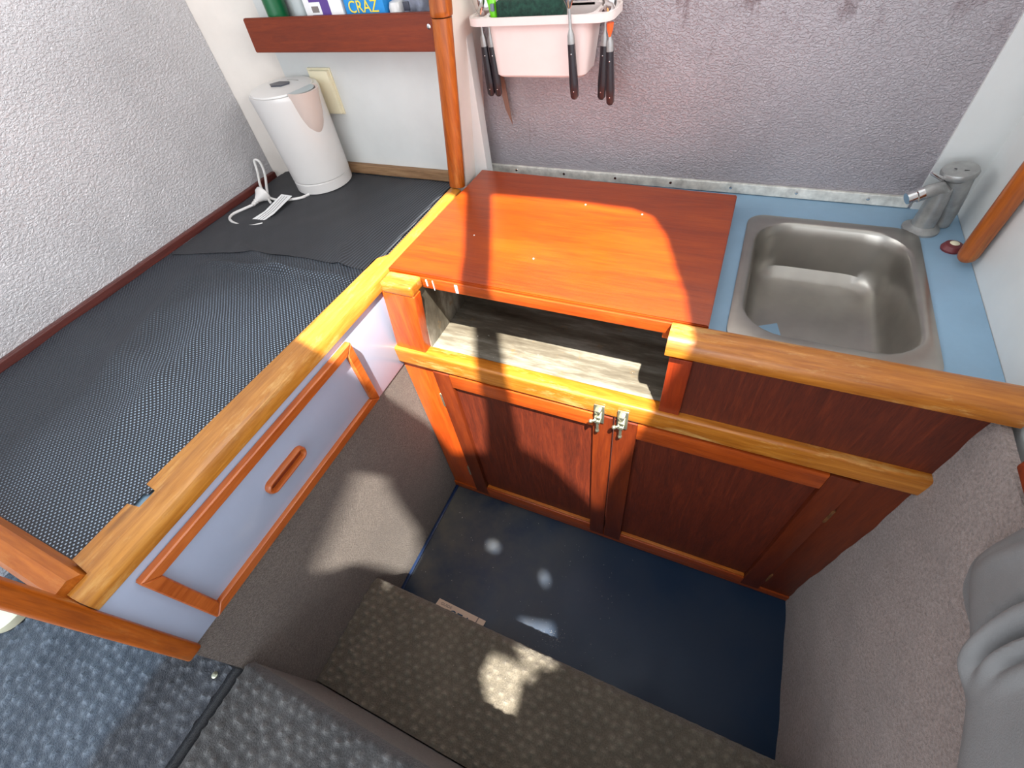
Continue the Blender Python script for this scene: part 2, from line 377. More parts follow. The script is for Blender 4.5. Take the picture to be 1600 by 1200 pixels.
join(bm, prism([(.213, -1.40), (.226, -1.42), (.216, -1.47), (.224, -1.53), (.205, -2.2), (1.6, -2.2), (1.6, -1.40)], 1.94, 1.96))
struct('ceiling_sun_mask', bm, 'white')
struct('sun_tint_pane', box((-1.2, -2.2, 1.962), (.235, -1.23, 1.968)), 'tint')  # unseen pane added to cast a dim bluish patch on the landing

# ---------------------------------------------------------------- carpeted steps with raised dimples
def dimple_sheet(x0, x1, y0, y1, z, res, pitch, hgt, nose=None, jitter=.25, seed=1, noser=.02, left_round=False):
    """height-field slab; nose='far' bends the far edge (y1) down"""
    rnd = random.Random(seed); cells = {}
    nx = int((x1-x0)/res)+1; ny = int((y1-y0)/res)+1
    px, py = pitch
    def cell(i, j):
        if (i, j) not in cells:
            cells[(i, j)] = ((i+.5+(.5 if j % 2 else 0)+rnd.uniform(-jitter, jitter))*px, (j+.5+rnd.uniform(-jitter, jitter))*py, rnd.uniform(.6, 1.15))
        return cells[(i, j)]
    def h(x, y):
        s = 0; i0 = int(x//px); j0 = int(y//py)
        for i in (i0-1, i0, i0+1):
            for j in (j0-1, j0, j0+1):
                cx, cy, a = cell(i, j); d = ((x-cx)/(px*.30))**2+((y-cy)/(py*.34))**2
                if d < 4: s += a*math.exp(-d*1.6)
        return s*hgt
    rows = []
    ys = [y0+(y1-y0)*j/(ny-1) for j in range(ny)]
    bm = bmesh.new()
    for i in range(nx):
        x = x0+(x1-x0)*i/(nx-1); col = []
        for y in ys:
            zz = z+h(x-x0, y-y0)+.0015*wob(x*4, y*4)
            if nose and y > y1-noser: t = (y-(y1-noser))/noser; zz -= noser*(1-math.sqrt(max(0, 1-t*t)))
            if left_round and x < x0+.03: t = (x0+.03-x)/.03; zz -= .02*(1-math.sqrt(max(0, 1-t*t)))
            col.append(bm.verts.new((x, y, zz)))
        rows.append(col)
    for i in range(nx-1):
        for j in range(ny-1): bm.faces.new((rows[i][j], rows[i+1][j], rows[i+1][j+1], rows[i][j+1]))
    return bm, rows
def step(name, label, cat, x0, x1, y0, y1, z, zb, mat, **kw):
    t = thing(name, label, cat, ((x0+x1)/2, (y0+y1)/2, zb))
    bm, rows = dimple_sheet(x0, x1, y0, y1, z,   .0040, (.026, .018), .0075, nose='far', **kw)
    obj('tread', bm, mat, t)
    bm = bmesh.new(); bm_box(bm, (x0, y0, zb), (x1, y1-.012, z-.022)); bm_box(bm, (x0+.004, y1-.03, zb+.05), (x1-.004, y1-.001, z-.018), .006)
    obj('riser', bm, 'carpet_step', t); return t
step('carpeted_step', 'grey-brown dimpled carpet step above the navy vinyl floor, crossed by a sun patch', 'step', .0, 1.045, -.67, -.408, .187, 0.0, 'tread_low', seed=3)
step('upper_step', 'higher dark grey dimpled carpet step at the bottom edge, right of the seam', 'step', .004, 1.045, -1.25, -.672, .497, 0.0, 'tread_high', seed=5, left_round=True)
bm, _ = dimple_sheet(-.70, -.008, -1.25, -.694, .497, .0042, (.022, .019), .0075, jitter=.28, seed=9)
bm_box(bm, (-.70, -1.25, .3), (-.010, -.694, .485))
struct('floor_upper', bm, 'carpet_blue', 'blue-grey dimpled carpet landing left of the seam', smooth=True)

# ---------------------------------------------------------------- bench on the left
B = thing('bench_unit', 'long pale-fronted bench unit with amber wooden rail, left of the galley cabinet', 'bench', (-.33, -.12, .5))
obj('front_panel', box((-.016, -.677, .635), (.0, .03, .848), .001), 'facia', B)
obj('end_panel', box((-.66, -.668, .49), (-.004, -.655, .848), .001), 'carpet_brown', B, label='dark carpeted end panel')
obj('bench_top', box((-.655, -.655, .835), (-.02, .478, .8505), .001), 'blue', B, label='blue laminate bench top, seen only at the mat edges')
# rail: wide part, notches to a narrower part
def rail_prof(y, xin, xout=.004):
    return [(xin, y, .846), (xin, y, .868), (xin+.006, y, .874), (xout-.018, y, .876), (xout-.006, y, .871), (xout, y, .860), (xout, y, .846), (xout-.006, y, .842), (xin+.01, y, .842)]
bm = bmesh.new()
ys = [(-.673, -.034), (-.644, -.034), (-.640, -.074), (-.552, -.074), (-.549, -.050), (-.521, -.050), (-.518, -.074), (-.30, -.066), (-.08, -.058), (.082, -.052), (.100, -.034), (.25, -.034), (.405, -.036)]
loft(bm, [rail_prof(y, x) for y, x in ys]); obj('rail', bm, 'rail_y', B)
bm = bmesh.new(); P2 = [(-.686, .848), (-.687, .872), (-.680, .885), (-.660, .888), (-.648, .879), (-.642, .852), (-.650, .846)]
loft(bm, [[(x, a, b) for a, b in P2] for x in (-.66, -.3, -.040, -.030)]); obj('end_rail', bm, 'trim_x', B)
# framed flap with flush pull
FY0, FY1, FZ0, FZ1 = -.630, -.131, .650, .831
D = obj('drawer', box((.0, FY0+.012, FZ0+.012), (.007, FY1-.012, FZ1-.012), .001), 'facia', B)
w_ = .021
for nm, pl in (('top_rail', [(FY0, FZ1), (FY1, FZ1), (FY1-w_, FZ1-w_), (FY0+w_, FZ1-w_)]),
               ('bottom_rail', [(FY0, FZ0), (FY1, FZ0), (FY1-w_, FZ0+w_), (FY0+w_, FZ0+w_)]),
               ('side_rail', [(FY0, FZ0), (FY0+w_, FZ0+w_), (FY0+w_, FZ1-w_), (FY0, FZ1)]),
               ('side_rail', [(FY1, FZ0), (FY1-w_, FZ0+w_), (FY1-w_, FZ1-w_), (FY1, FZ1)])):
    b = prism(pl, .001, .016, 'x'); bmesh.ops.bevel(b, geom=list(b.edges), offset=.002, segments=1, affect='EDGES'); obj(nm, b, 'drawer_y', D)
def oval(cy, cz, hy, hz, x, n=28):
    out = []
    for i in range(n):
        a = 2*PI*i/n; ca, sa = math.cos(a), math.sin(a)
        out.append((x, cy+(hy-hz)*(1 if ca > 0 else -1)*(abs(ca) > 1e-6)+hz*ca, cz+hz*sa))
    return out
bm = bmesh.new(); cy, cz = -.384, .741
loft(bm, [oval(cy, cz, .050, .0155, .007), oval(cy, cz, .050, .0155, .014), oval(cy, cz, .047, .0125, .018), oval(cy, cz, .0445, .010, .018), oval(cy, cz, .042, .0075, .013), oval(cy, cz, .042, .0075, .0075)], False, False)
obj('pull_ring', bm, 'drawer_y', D)
bm = bmesh.new(); loft(bm, [oval(cy, cz, .0425, .008, .0074), oval(cy, cz, .0425, .008, .0080)]); obj('pull_recess', bm, 'mahog', D)

# perforated mat on the bench
def mat_h(x, y):
    def ridge(x0, y0, x1, y1, w, h):
        dx, dy = x1-x0, y1-y0; L = math.hypot(dx, dy); t = ((x-x0)*dx+(y-y0)*dy)/L/L; tt = min(1, max(0, t))
        d = math.hypot(x-x0-tt*dx, y-y0-tt*dy)
        return 1.45*h*math.exp(-(d/w)**2)*(math.sin(PI*min(1, max(0, tt*.9+.05)))**.5)
    z = .0015*wob(x*2, y*2, 1.5)+.0015
    z += ridge(-.50, -.02, -.09, .02, .012, .009)+ridge(-.46, .06, -.16, -.03, .014, .007)+ridge(-.18, .12, -.12, .02, .012, .005)
    z += ridge(-.62, -.30, -.22, -.36, .035, .006)+ridge(-.30, -.20, -.24, -.50, .03, .005)+ridge(-.50, -.1, -.40, -.40, .03, .006)+ridge(-.58, .12, -.2, .20, .05, .004)
    return z
t = thing('non_slip_mat', 'black perforated non-slip mat wrinkled over the bench top', 'mat', (-.36, -.1, .8505))
def matpt(a, b):
    y = -.648+(1.112)*b; xr = -.076 if y < -.53 else (-.066+.02*max(0, y+.5)*.9 if y < .08 else -.040); xr -= .004+.003*math.sin(y*23)
    xr2 = xr; x = -.648+(xr2+.648)*a; return (x, y, .8535+mat_h(x, y))
obj('sheet', solid(grid(150, 230, matpt), .0012), 'mat', t)
def foldpt(a, b):
    x = -.635+.583*a; y0 = -.02+.05*math.sin(a*3.4)+.09*a*a; y = y0+(.452-y0)*b; e = min(1, b*14)
    x -= max(0, .02*(1-b)*(a-.9)*10) if y < .1 else 0
    return (x, y, .8555+mat_h(x, y)+.0022*e+.0012*wob(x*5, y*5))
obj('folded_layer', solid(grid(80, 60, foldpt), .001), 'mat2', t)

# upright post at the near end of the bench
obj_ = obj('end_post', box((-.018, -.701, .628), (.008, -.674, 1.5), .006, 3), 'trim_z')
tag(obj_, 'flat amber wooden post rising past the near left end of the bench', 'post')
t = thing('cream_tub', 'cream plastic rounded edge at the left frame border below the end post', 'tub', (-.555, -.806, .50))
b = bmesh.new(); lathe(b, (-.555, -.806, .500), [(.034, 0), (.044, .004), (.049, .02), (.050, .028), (.047, .032), (.03, .035), (.01, .036)], n=32)
obj('shell', b, 'cream', t)

# ---------------------------------------------------------------- galley cabinet
G = thing('galley_cabinet', 'varnished wooden galley cabinet with two panelled doors and open upper compartment', 'cabinet', (.53, .27, 0))
# carcass
obj('side_panel', box((.0, .012, .03), (.012, .54, .845)), 'cab_z', G)
obj('side_panel', box((1.044, .012, .03), (1.056, .54, .845)), 'cab_z', G)
obj('base_panel', box((.012, .03, .03), (1.044, .54, .05)), 'cab_x', G)
obj('plinth', box((-.006, -.014, -.0), (1.060, .012, .030), .003), 'cab_x', G, label='amber base strip')
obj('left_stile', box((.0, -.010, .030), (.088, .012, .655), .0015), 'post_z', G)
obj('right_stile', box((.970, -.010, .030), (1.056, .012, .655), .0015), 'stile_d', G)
b = box((-.004, -.020, .652), (1.054, .014, .701), .006, 3); obj('middle_rail', b, 'fiddle', G, label='lighter worn middle rail')
obj('upper_stile', box((.004, -.012, .700), (.084, .014, .868), .003, lean=(.024, 0)), 'post_z', G)
obj('post_cap', box((.028, -.0125, .866), (.106, .031, .892), .007, 3), 'fiddle', G, label='rounded cap on the left upper post')
obj('upper_stile', box((.612, -.012, .700), (.650, .014, .850), .002), 'cab_z', G)
obj('upper_panel', box((.648, -.004, .700), (1.056, .010, .850)), 'panel', G)
# open compartment
obj('compartment_floor', box((.020, .010, .690), (.640, .50, .6985)), 'grime', G, label='stained cream compartment floor')
obj('compartment_side', box((.084, .012, .6985), (.088, .50, .868), lean=(.014, 0)), 'grime', G)
obj('compartment_side', box((.622, .012, .6985), (.628, .50, .868)), 'grime', G)
obj('compartment_back', box((.084, .470, .6985), (.628, .476, .870)), 'mahog', G)
# fiddle rail along the front of the sink top
FP = [(-.022, .864), (-.023, .882), (-.016, .894), (-.004, .899), (.018, .899), (.028, .893), (.031, .882), (.031, .850), (-.004, .850)]
bm = bmesh.new(); loft(bm, [[(x, a, b_) for a, b_ in FP] for x in (.604, .610, .8, 1.0, 1.044, 1.062)])
obj('fiddle_rail', bm, 'fiddle', G, label='worn amber fiddle rail, rounded, with rubbed patches')
obj('corner_block', box((.590, .036, .845), (.612, .056, .862), .002), 'cab_x', G)
# doors
def door(x0, x1, px0, px1, z0, z1, pz0, pz1, hx, hs, bx, label):
    d = obj('door', box((x0+.002, -.006, z0+.002), (x1-.002, .006, z1-.002)), 'panel', G, label=label)
    obj('door_panel', box((px0-.004, -.0075, pz0-.004), (px1+.004, -.006, pz1+.004)), 'panel', d)
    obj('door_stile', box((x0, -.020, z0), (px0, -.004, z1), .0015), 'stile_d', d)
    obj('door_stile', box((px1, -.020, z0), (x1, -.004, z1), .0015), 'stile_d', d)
    obj('door_rail', box((px0, -.0195, pz1), (px1, -.004, z1), .0015), 'cab_x', d)
    obj('door_rail', box((px0, -.0195, z0), (px1, -.004, pz0), .0015), 'cab_x', d)
    obj('panel_lit_edge', box((px0+.002, -.016, pz0), (px1-.002, -.006, pz0+.006), .001), 'trim_x', d, label='pale strip painted in for the lit rail edge at the foot of the panel')  # paler strip stands in for the lit top edge of the bottom rail
    for hz in hs:
        b = bmesh.new(); tube(b, [(hx, -.019, hz-.026), (hx, -.019, hz+.026)], .0026, 8)
        bm_box(b, (hx-.003, -.0208, hz-.024), (hx+.003, -.0195, hz+.024), .0005); obj('hinge', b, 'brass' if hx < .3 else 'bronze', d)
    b = bmesh.new(); zc = .655   # barrel bolt
    bm_box(b, (bx-.011, -.0245, zc-.028), (bx+.011, -.021, zc+.030), .0008)
    tube(b, [(bx-.001, -.029, zc-.046), (bx-.001, -.029, zc+.012)], .0034, 10)
    for q in (-.020, -.006, .014): bm_box(b, (bx-.007, -.034, zc+q), (bx+.005, -.0235, zc+q+.008), .0012)
    tube(b, [(bx-.001, -.030, zc-.010), (bx-.010, -.037, zc-.010), (bx-.014, -.040, zc-.009)], .0026, 8)
    lathe(b, (bx-.013, -.039, zc-.009), [(.001, -.0046), (.004, -.003), (.0047, 0), (.004, .003), (.001, .0046)], (-1, -1, .1), 10)
    lathe(b, (bx-.001, -.029, zc-.046), [(.003, 0), (.0045, -.003), (.0045, -.007), (.002, -.011)], (0, 0, 1), 10)
    obj('barrel_bolt', b, 'brass', d, label='small zinc barrel bolt across rail and door')
    return d
door(.0915, .5285, .136, .487, .032, .646, .078, .602, .090, (.535, .17), .500, 'left door, hinged at its left stile')
door(.5325, .9675, .580, .922, .032, .646, .072, .595, .968, (.51, .13), .549, 'right door, hinged at its right stile')

# countertop with the sink cut-out
cz0, cz1 = .836, .8515
hole = [(p.x, p.y) for p in rrect(.843, .262, .148, .186, .05, 0)]
ct = obj('countertop', holed([(.62, .03), (XR-.001, .03), (XR-.001, YB-.001), (.62, YB-.001)], [hole], cz0, cz1), 'blue', smooth=False)
tag(ct, 'worn pale blue laminate countertop around the sink', 'countertop')
bx_ = obj('counter_back_strip', box((.0, .536, .838), (.62, YB-.001, .851)), 'blue'); tag(bx_, 'thin blue laminate strip behind the orange board', 'countertop strip')
# orange cover board
cv = thing('cover_board', 'large orange varnished wooden cover board, sunlit, left of the sink', 'board', (.32, .3, .849))
b = bmesh.new(); loft(b, [[(.020, .036, z), (.660, .034, z), (.657, .462, z), (.030, .478, z), (.032, .40, z), (.026, .30, z)] for z in (.872, .892)])
bmesh.ops.bevel(b, geom=list(b.edges), offset=.002, segments=2, affect='EDGES'); obj('board', b, 'cover', cv)
obj('bearer', box((.10, .40, .8520), (.645, .43, .8715)), 'cab_x', cv)
obj('front_lip', box((.096, .031, .862), (.604, .0355, .886), .001), 'cab_x', cv, label='darker front edge strip')
for i, (x, y, s) in enumerate([(.114, 0, .003), (.182, 0, .006), (.130, 0, .0015)]):
    obj('paint_chip', box((x, .0296, .868-.004*i), (x+s, .0312, .884), .0004), 'label', cv)
for x, y, wl in [(.31, .14, 'near its front edge'), (.48, .345, 'at the far right of its sunlit area'), (.15, .19, 'near its left edge'), (.35, .36, 'towards its back, left of the shaded part')]:
    b = bmesh.new(); lathe(b, (x, y, .8921), [(.002, 0), (.0015, .001), (.0004, .0014)], n=6)
    tag(obj('paint_fleck', b, 'label'), 'tiny white fleck on the orange cover board '+wl, 'fleck', 'white flecks on the orange board')

# sink
sk = thing('sink', 'rectangular brushed stainless steel sink set in the blue countertop', 'sink', (.843, .262, .73))
bm = bmesh.new(); c0 = (.843, .262)
rings = [rrect(.843, .254, .153, .205, .035, .8516), rrect(.843, .254, .153, .205, .035, .8545), rrect(.843, .256, .149, .200, .033, .8562)]
inner = [(.132, .166, .060, .8560), (.129, .163, .060, .8545), (.126, .160, .058, .849), (.122, .156, .055, .83), (.117, .151, .052, .79), (.113, .147, .05, .762), (.107, .141, .046, .750), (.097, .131, .04, .744), (.05, .07, .03, .742), (.022, .022, .0219, .7415)]
rings += [rrect(.844, .260, hx+.006*(z > .76), hy+.009*(z > .76)+.003, r+.012*(z > .76), z) for hx, hy, r, z in inner]
loft(bm, rings, False, True); obj('bowl', bm, 'steel', sk)
bm = bmesh.new(); lathe(bm, (.845, .150, .7412), [(.022, .0035), (.019, .004), (.016, .001), (.002, .0005)], n=24); obj('drain', bm, 'bronze', sk)
s_ = obj('blue_scrap', prism([(.756, .226), (.790, .245), (.800, .206), (.774, .202)], .7445, .7456), 'blue')
s_.rotation_euler = (0, 0, 0); tag(s_, 'triangular blue scrap lying in the left front corner of the sink', 'scrap')

# tap
tp = thing('tap', 'grey metal tap with chrome outlet at the back right corner of the sink', 'tap', (1.0, .472, .8515))
def vtube(pts, rs, n=16):
    b = bmesh.new(); tube(b, pts, 0, n, rs=rs); return b
b = bmesh.new(); lathe(b, (1.0, .468, .8515), [(.031, 0), (.031, .004), (.024, .008), (.020, .012)], n=24); obj('base_flange', b, 'dullchrome', tp)
obj('body', vtube([(1.0, .468, .858), (1.0, .468, .885), (.998, .466, .918), (.996, .464, .935)], [.0195, .0185, .0170, .0150]), 'dullchrome', tp)
obj('spout', vtube([(1.004, .468, .925), (.990, .462, .937), (.975, .455, .934), (.966, .452, .930)], [.012, .0125, .012, .0115]), 'dullchrome', tp)
obj('outlet', vtube([(.967, .4525, .9305), (.958, .449, .927), (.957, .4485, .9266), (.945, .444, .922)], [.0125, .0125, .0105, .0105], 14), 'chrome', tp, label='bright chrome outlet collar')
obj('pump_column', vtube([(1.035, .492, .853), (1.034, .492, .880), (1.024, .488, .920), (1.014, .484, .952)], [.015, .016, .020, .0235]), 'dullchrome', tp)
b = bmesh.new(); lathe(b, (1.013, .484, .952), [(.024, 0), (.027, .003), (.028, .009), (.026, .013), (.006, .0145)], (-.18, -.08, 1), 28); obj('round_cap', b, 'dullchrome', tp)
b = bmesh.new(); bm_box(b, (1.000, .478, .9660), (1.004, .481, .9668)); bm_box(b, (1.014, .474, .9664), (1.021, .476, .9672)); obj('cap_slot', b, 'black', tp)
obj('lever', vtube([(1.004, .474, .950), (.985, .468, .953), (.972, .465, .960), (.966, .464, .963)], [.005, .0042, .0034, .003], 10), 'chrome', tp, label='short bright lever')
obj('link', vtube([(1.004, .470, .905), (1.022, .484, .905)], [.008, .008], 10), 'dullchrome', tp)
t = thing('sink_plug', 'small red-brown rubber plug with cream centre beside the wooden grab rail', 'plug', (1.043, .408, .8515))
b = bmesh.new(); lathe(b, (1.043, .408, .8515), [(.0165, 0), (.0175, .004), (.014, .011), (.009, .013)], n=24); obj('ring', b, 'redrubber', t)
b = bmesh.new(); lathe(b, (1.043, .408, .8635), [(.0075, 0), (.0075, .0015), (.005, .0030)], n=16); obj('centre', b, 'cream', t, label='cream centre button')
# grab rail on the right wall
t = thing('grab_rail', 'round amber wooden grab rail upright against the right white wall', 'rail', (1.052, .36, .86))
b = bmesh.new(); tube(b, [(1.052, .360, .862), (1.052, .360, .867), (1.052, .360, .875), (1.052, .362, 1.48)], 0, 18, rs=[.009, .0135, .0155, .0155]); obj('bar', b, 'trim_z', t)
b = bmesh.new(); tube(b, [(1.052, .362, 1.30), (1.0695, .362, 1.30)], .008, 10); obj('stand_off', b, 'trim_z', t)

# ---------------------------------------------------------------- corner post and shelf
t = thing('corner_post', 'tall amber half-round wooden post between bench recess and galley', 'post', (-.010, .418, .878))
def postring(z, sc=1.0):
    f = (z-.878)/.37; cx = -.012+.050*f; cy = .412
    return [(cx+.0235*sc*math.cos(a)*(1 if abs(math.cos(a)) < .9 else .96), cy+.014*sc*math.sin(a) if math.sin(a) < 0 else cy+.010*sc*math.sin(a), z) for a in [2*PI*i/20 for i in range(20)]]
b = bmesh.new(); loft(b, [postring(z) for z in (.878, .95, 1.10, 1.228)]); obj('shaft', b, 'trim_z', t)
b = bmesh.new(); loft(b, [postring(z, s) for z, s in ((1.230, 1.0), (1.232, 1.1), (1.24, 1.12), (1.35, 1.1), (1.5, 1.1))]); obj('upper_sleeve', b, 'trim_z', t, label='thicker upper length above the joint')
b = box((-.03, .426, .879), (-.002, .446, 1.45), .004, lean=(.076, 0)); obj('back_moulding', b, 'trim_z', t)
sh = thing('wall_shelf', 'dark mahogany fronted shelf high on the white wall behind the kettle', 'shelf', (-.27, .45, 1.17))
b = bmesh.new(); loft(b, [[(-.522, y, 1.172), (.006, y, 1.169), (.014, y, 1.236), (-.517, y, 1.240)] for y in (.416, .427)])
bmesh.ops.bevel(b, geom=list(b.edges), offset=.002, segments=2, affect='EDGES'); obj('front_board', b, 'mahog', sh)
obj('shelf_board', box((-.520, .427, 1.182), (.010, .479, 1.192)), 'white', sh)
b = bmesh.new(); lathe(b, (-.002, .416, 1.213), [(.0045, 0), (.0045, .001), (.0022, .0018), (.0018, .0010), (.0004, .0010)], (0, -1, 0), 14); obj('screw', b, 'chrome', sh)

# things on the shelf
SZ = 1.192
def bottle(name, x, y, r, prof, mat, label, cat, capmat=None, lean=0):
    t = thing(name, label, cat, (x, y, SZ)); b = bmesh.new(); lathe(b, (x, y, SZ), prof, (lean, 0, 1), 24); obj('body', b, mat, t)
    if capmat:
        h = prof[-1][1]; b = bmesh.new(); lathe(b, (x, y, SZ+h), [(.012, 0), (.012, .02), (.010, .022)], (lean, 0, 1), 16); obj('cap', b, capmat, t)
    return t
bottle('green_bottle', -.435, .453, .024, [(.024, 0), (.0245, .004), (.0245, .15), (.020, .17), (.011, .19), (.011, .2)], 'green', 'dark green bottle, leftmost on the high shelf', 'bottle', 'green')
bottle('clear_bottle', -.355, .453, .022, [(.019, 0), (.020, .004), (.021, .12), (.016, .15), (.009, .16), (.009, .17)], 'greybag' if 0 else 'kettle_in', 'pale translucent bottle with lime stripe beside the dark green bottle', 'bottle', 'lime')
t = thing('purple_carton', 'purple and white carton on the high shelf', 'carton', (-.275, .452, SZ))
obj('box', box((-.328, .432, SZ), (-.222, .474, SZ+.17), .001), 'label', t)
obj('purple_print', box((-.310, .4312, SZ+.001), (-.256, .4320, SZ+.168)), 'purple', t)
obj('white_patch', box((-.310, .4304, SZ+.046), (-.280, .4311, SZ+.068)), 'label', t); obj('grey_patch', box((-.306, .4296, SZ+.050), (-.287, .4303, SZ+.061)), 'inkgrey', t)
t = thing('blue_carton', 'bright blue carton with yellow lettering on the high shelf', 'carton', (-.165, .452, SZ))
obj('box', box((-.214, .432, SZ), (-.112, .474, SZ+.16), .001), 'lightblue', t)
obj('navy_band', box((-.170, .4312, SZ+.069), (-.116, .4319, SZ+.078)), 'navy_print', t)
RX = Matrix.Rotation(PI/2, 4, 'X')
obj('lettering', text_mesh('CRAZ', .030, .0003, Matrix.Translation((-.205, .4312, SZ+.046)) @ RX), 'yellow', t, smooth=False)
obj('lettering', text_mesh('as a brightener', .014, .0003, Matrix.Translation((-.210, .4312, SZ+.082)) @ RX), 'yellow', t, smooth=False)
t = thing('white_cap', 'round white plastic cap right of the blue carton', 'cap', (-.092, .45, SZ)); b = bmesh.new()
lathe(b, (-.094, .452, SZ), [(.016, 0), (.017, .002), (.017, .050), (.014, .058), (.004, .061)], n=24); obj('cap', b, 'kettle', t)
t = thing('plastic_bag', 'crumpled grey plastic packet at the right end of the high shelf', 'packet', (-.04, .45, SZ))
def bagpt(a, b):
    th = a*2*PI; rx = .036*(1-.15*b)*(1+.12*math.sin(5*th+b*7)); ry = .018*(1+.15*math.sin(7*th-b*5))
    return (-.040+rx*math.cos(th), .453+ry*math.sin(th), SZ+.064*b+.003*math.sin(th*4)*b)
b = grid(33, 9, bagpt); bmesh.ops.remove_doubles(b, verts=b.verts, dist=.0004)
bmesh.ops.holes_fill(b, edges=[e for e in b.edges if e.is_boundary]); obj('packet', b, 'greybag', t)
obj('dark_print', box((-.064, .4322, SZ+.045), (-.050, .4340, SZ+.060), .0005), 'dark', t)

# power outlet
t = thing('power_outlet', 'square cream power outlet box on the white wall behind the kettle', 'outlet', (-.40, .465, 1.02))
obj('box', box((-.428, .466, 1.018), (-.366, .480, 1.118), .002), 'cream', t); obj('back_plate', box((-.438, .476, 1.014), (-.363, .4805, 1.122), .001), 'cream', t)

# ---------------------------------------------------------------- kettle
KX, KY, KZ = -.452, .394, .860
kt = thing('electric_kettle', 'white electric kettle with dark lid button in the bench corner', 'kettle', (KX, KY, KZ))
def kring(z, f, rx, ry, dx=0, n=40): return [Vector((KX+dx+rx*math.cos(2*PI*i/n), KY+ry*math.sin(2*PI*i/n), z)) for i in range(n)]
b = bmesh.new(); loft(b, [kring(KZ, 0, .076, .076), kring(KZ+.002, 0, .080, .080), kring(KZ+.026, 0, .080, .080), kring(KZ+.029, 0, .077, .077)]); obj('power_base', b, 'kettle', kt)
b = bmesh.new(); prof = [(.029, .082, 0), (.031, .085, 0), (.08, .086, -.001), (.14, .088, -.003), (.19, .091, -.006), (.22, .094, -.008), (.232, .096, -.009), (.238, .0955, -.009), (.242, .091, -.009)]
loft(b, [kring(KZ+z, 0, (r-.006)*1.05, min(r-.006, .082), dx*.7) for z, r, dx in prof]); obj('body', b, 'kettle', kt)
b = bmesh.new(); loft(b, [kring(KZ+.2425, 0, .083, .078, -.010), kring(KZ+.246, 0, .080, .076, -.010), kring(KZ+.249, 0, .062, .062, -.012), kring(KZ+.2505, 0, .03, .03, -.006)]); obj('lid', b, 'kettle', kt)
b = bmesh.new(); loft(b, [[(KX-.012+a, KY+c, KZ+.2502+e) for a, c in [(-.028, -.006), (-.012, -.018), (.018, -.014), (.030, .004), (.020, .016), (-.012, .014)]] for e in (0, .003)]); obj('lid_button', b, 'dark', kt, label='dark grey lid release button')
obj('logo_mark', box((KX-.016, KY+.032, KZ+.2496), (KX+.022, KY+.0335, KZ+.2506)), 'inkgrey', kt)
# spout: open lip, tapering into the body
SD = Vector((1, -.22, 0)).normalized(); SN = Vector((-SD.y, SD.x, 0))
def sring(z, out, hw, th=0, n=13):
    c = Vector((KX-.006, KY, KZ+z))
    return [c+SD*(.078+(out+.012)*math.sin(PI*i/(n-1))-th*math.sin(PI*i/(n-1)))-SN*(hw-th)*math.cos(PI*i/(n-1)) for i in range(n)]
b = bmesh.new(); R_ = [sring(.140, -.008, .006), sring(.150, .000, .016), sring(.168, .007, .026), sring(.195, .017, .033), sring(.236, .031, .038), sring(.2475, .036, .040), sring(.2475, .033, .038, .003), sring(.238, .028, .034, .003)]
vs = [[b.verts.new(p) for p in r] for r in R_]
for p_, q_ in zip(vs, vs[1:]):
    for i in range(12): b.faces.new((p_[i], p_[i+1], q_[i+1], q_[i]))
obj('spout', b, plain('spout_beige_plastic', (208, 190, 180), .35, var=.01), kt, label='beige translucent spout window')  # whole spout in one beige tone
b = bmesh.new(); c = Vector((KX-.006, KY, KZ+.2432)); ins = [c+Vector((0, 0, .0035))+SD*(.070+.041*math.sin(PI*i/12))-SN*.036*math.cos(PI*i/12) for i in range(13)]
loft(b, [ins, [p-Vector((0, 0, .0002)) for p in ins]]); obj('spout_opening', b, 'kettle_in', kt)  # flat plate, coloured darker to imitate the shaded recess
b = bmesh.new(); tube(b, [(KX-.050, KY+.060, KZ+.225), (KX-.064, KY+.070, KZ+.215), (KX-.066, KY+.072, KZ+.15), (KX-.060, KY+.070, KZ+.07), (KX-.05, KY+.058, KZ+.055)], .008, 10, 5); obj('handle', b, 'kettle', kt)
# cord, plug, tag
b = bmesh.new(); tube(b, [(-.448, .316, .862), (-.465, .290, .862), (-.520, .268, .863), (-.570, .275, .866), (-.610, .300, .878), (-.632, .330, .905), (-.640, .345, .930), (-.628, .350, .925), (-.612, .335, .900), (-.590, .300, .872), (-.560, .268, .865), (-.535, .250, .864)], .0036, 8, 6)
tube(b, [(-.572, .222, .868), (-.592, .198, .865), (-.606, .176, .863), (-.600, .155, .862), (-.575, .142, .861), (-.540, .136, .861), (-.500, .140, .861), (-.475, .155, .862)], .0036, 8, 6); cd = obj('power_cord', b, 'kettle', kt)
b = bmesh.new(); lathe(b, (-.573, .222, .868), [(.005, 0), (.006, .008), (.005, .010), (.0075, .014), (.006, .016), (.009, .022), (.013, .030), (.020, .038), (.021, .048), (.019, .050)], (.12, .95, .22), 20); obj('plug', b, 'kettle', cd)
b = bmesh.new(); v = [(-.520, .285), (-.478, .283), (-.475, .200), (-.488, .150), (-.530, .140), (-.512, .205)]
loft(b, [[(x, y, .866+.006*math.sin(y*30)+dz) for x, y in v] for dz in (0, .0008)]); obj('tag', b, 'label', cd)
for q in range(3):
    b = bmesh.new(); xq = -.508+q*.009; tube(b, [(xq+.002, .275, .8675+.006*math.sin(.275*30)), (xq+.008, .21, .8675+.006*math.sin(.21*30)), (xq-.004, .155, .8675+.006*math.sin(.155*30))], .0005, 4); obj('tag_print', b, 'inkgrey', cd)

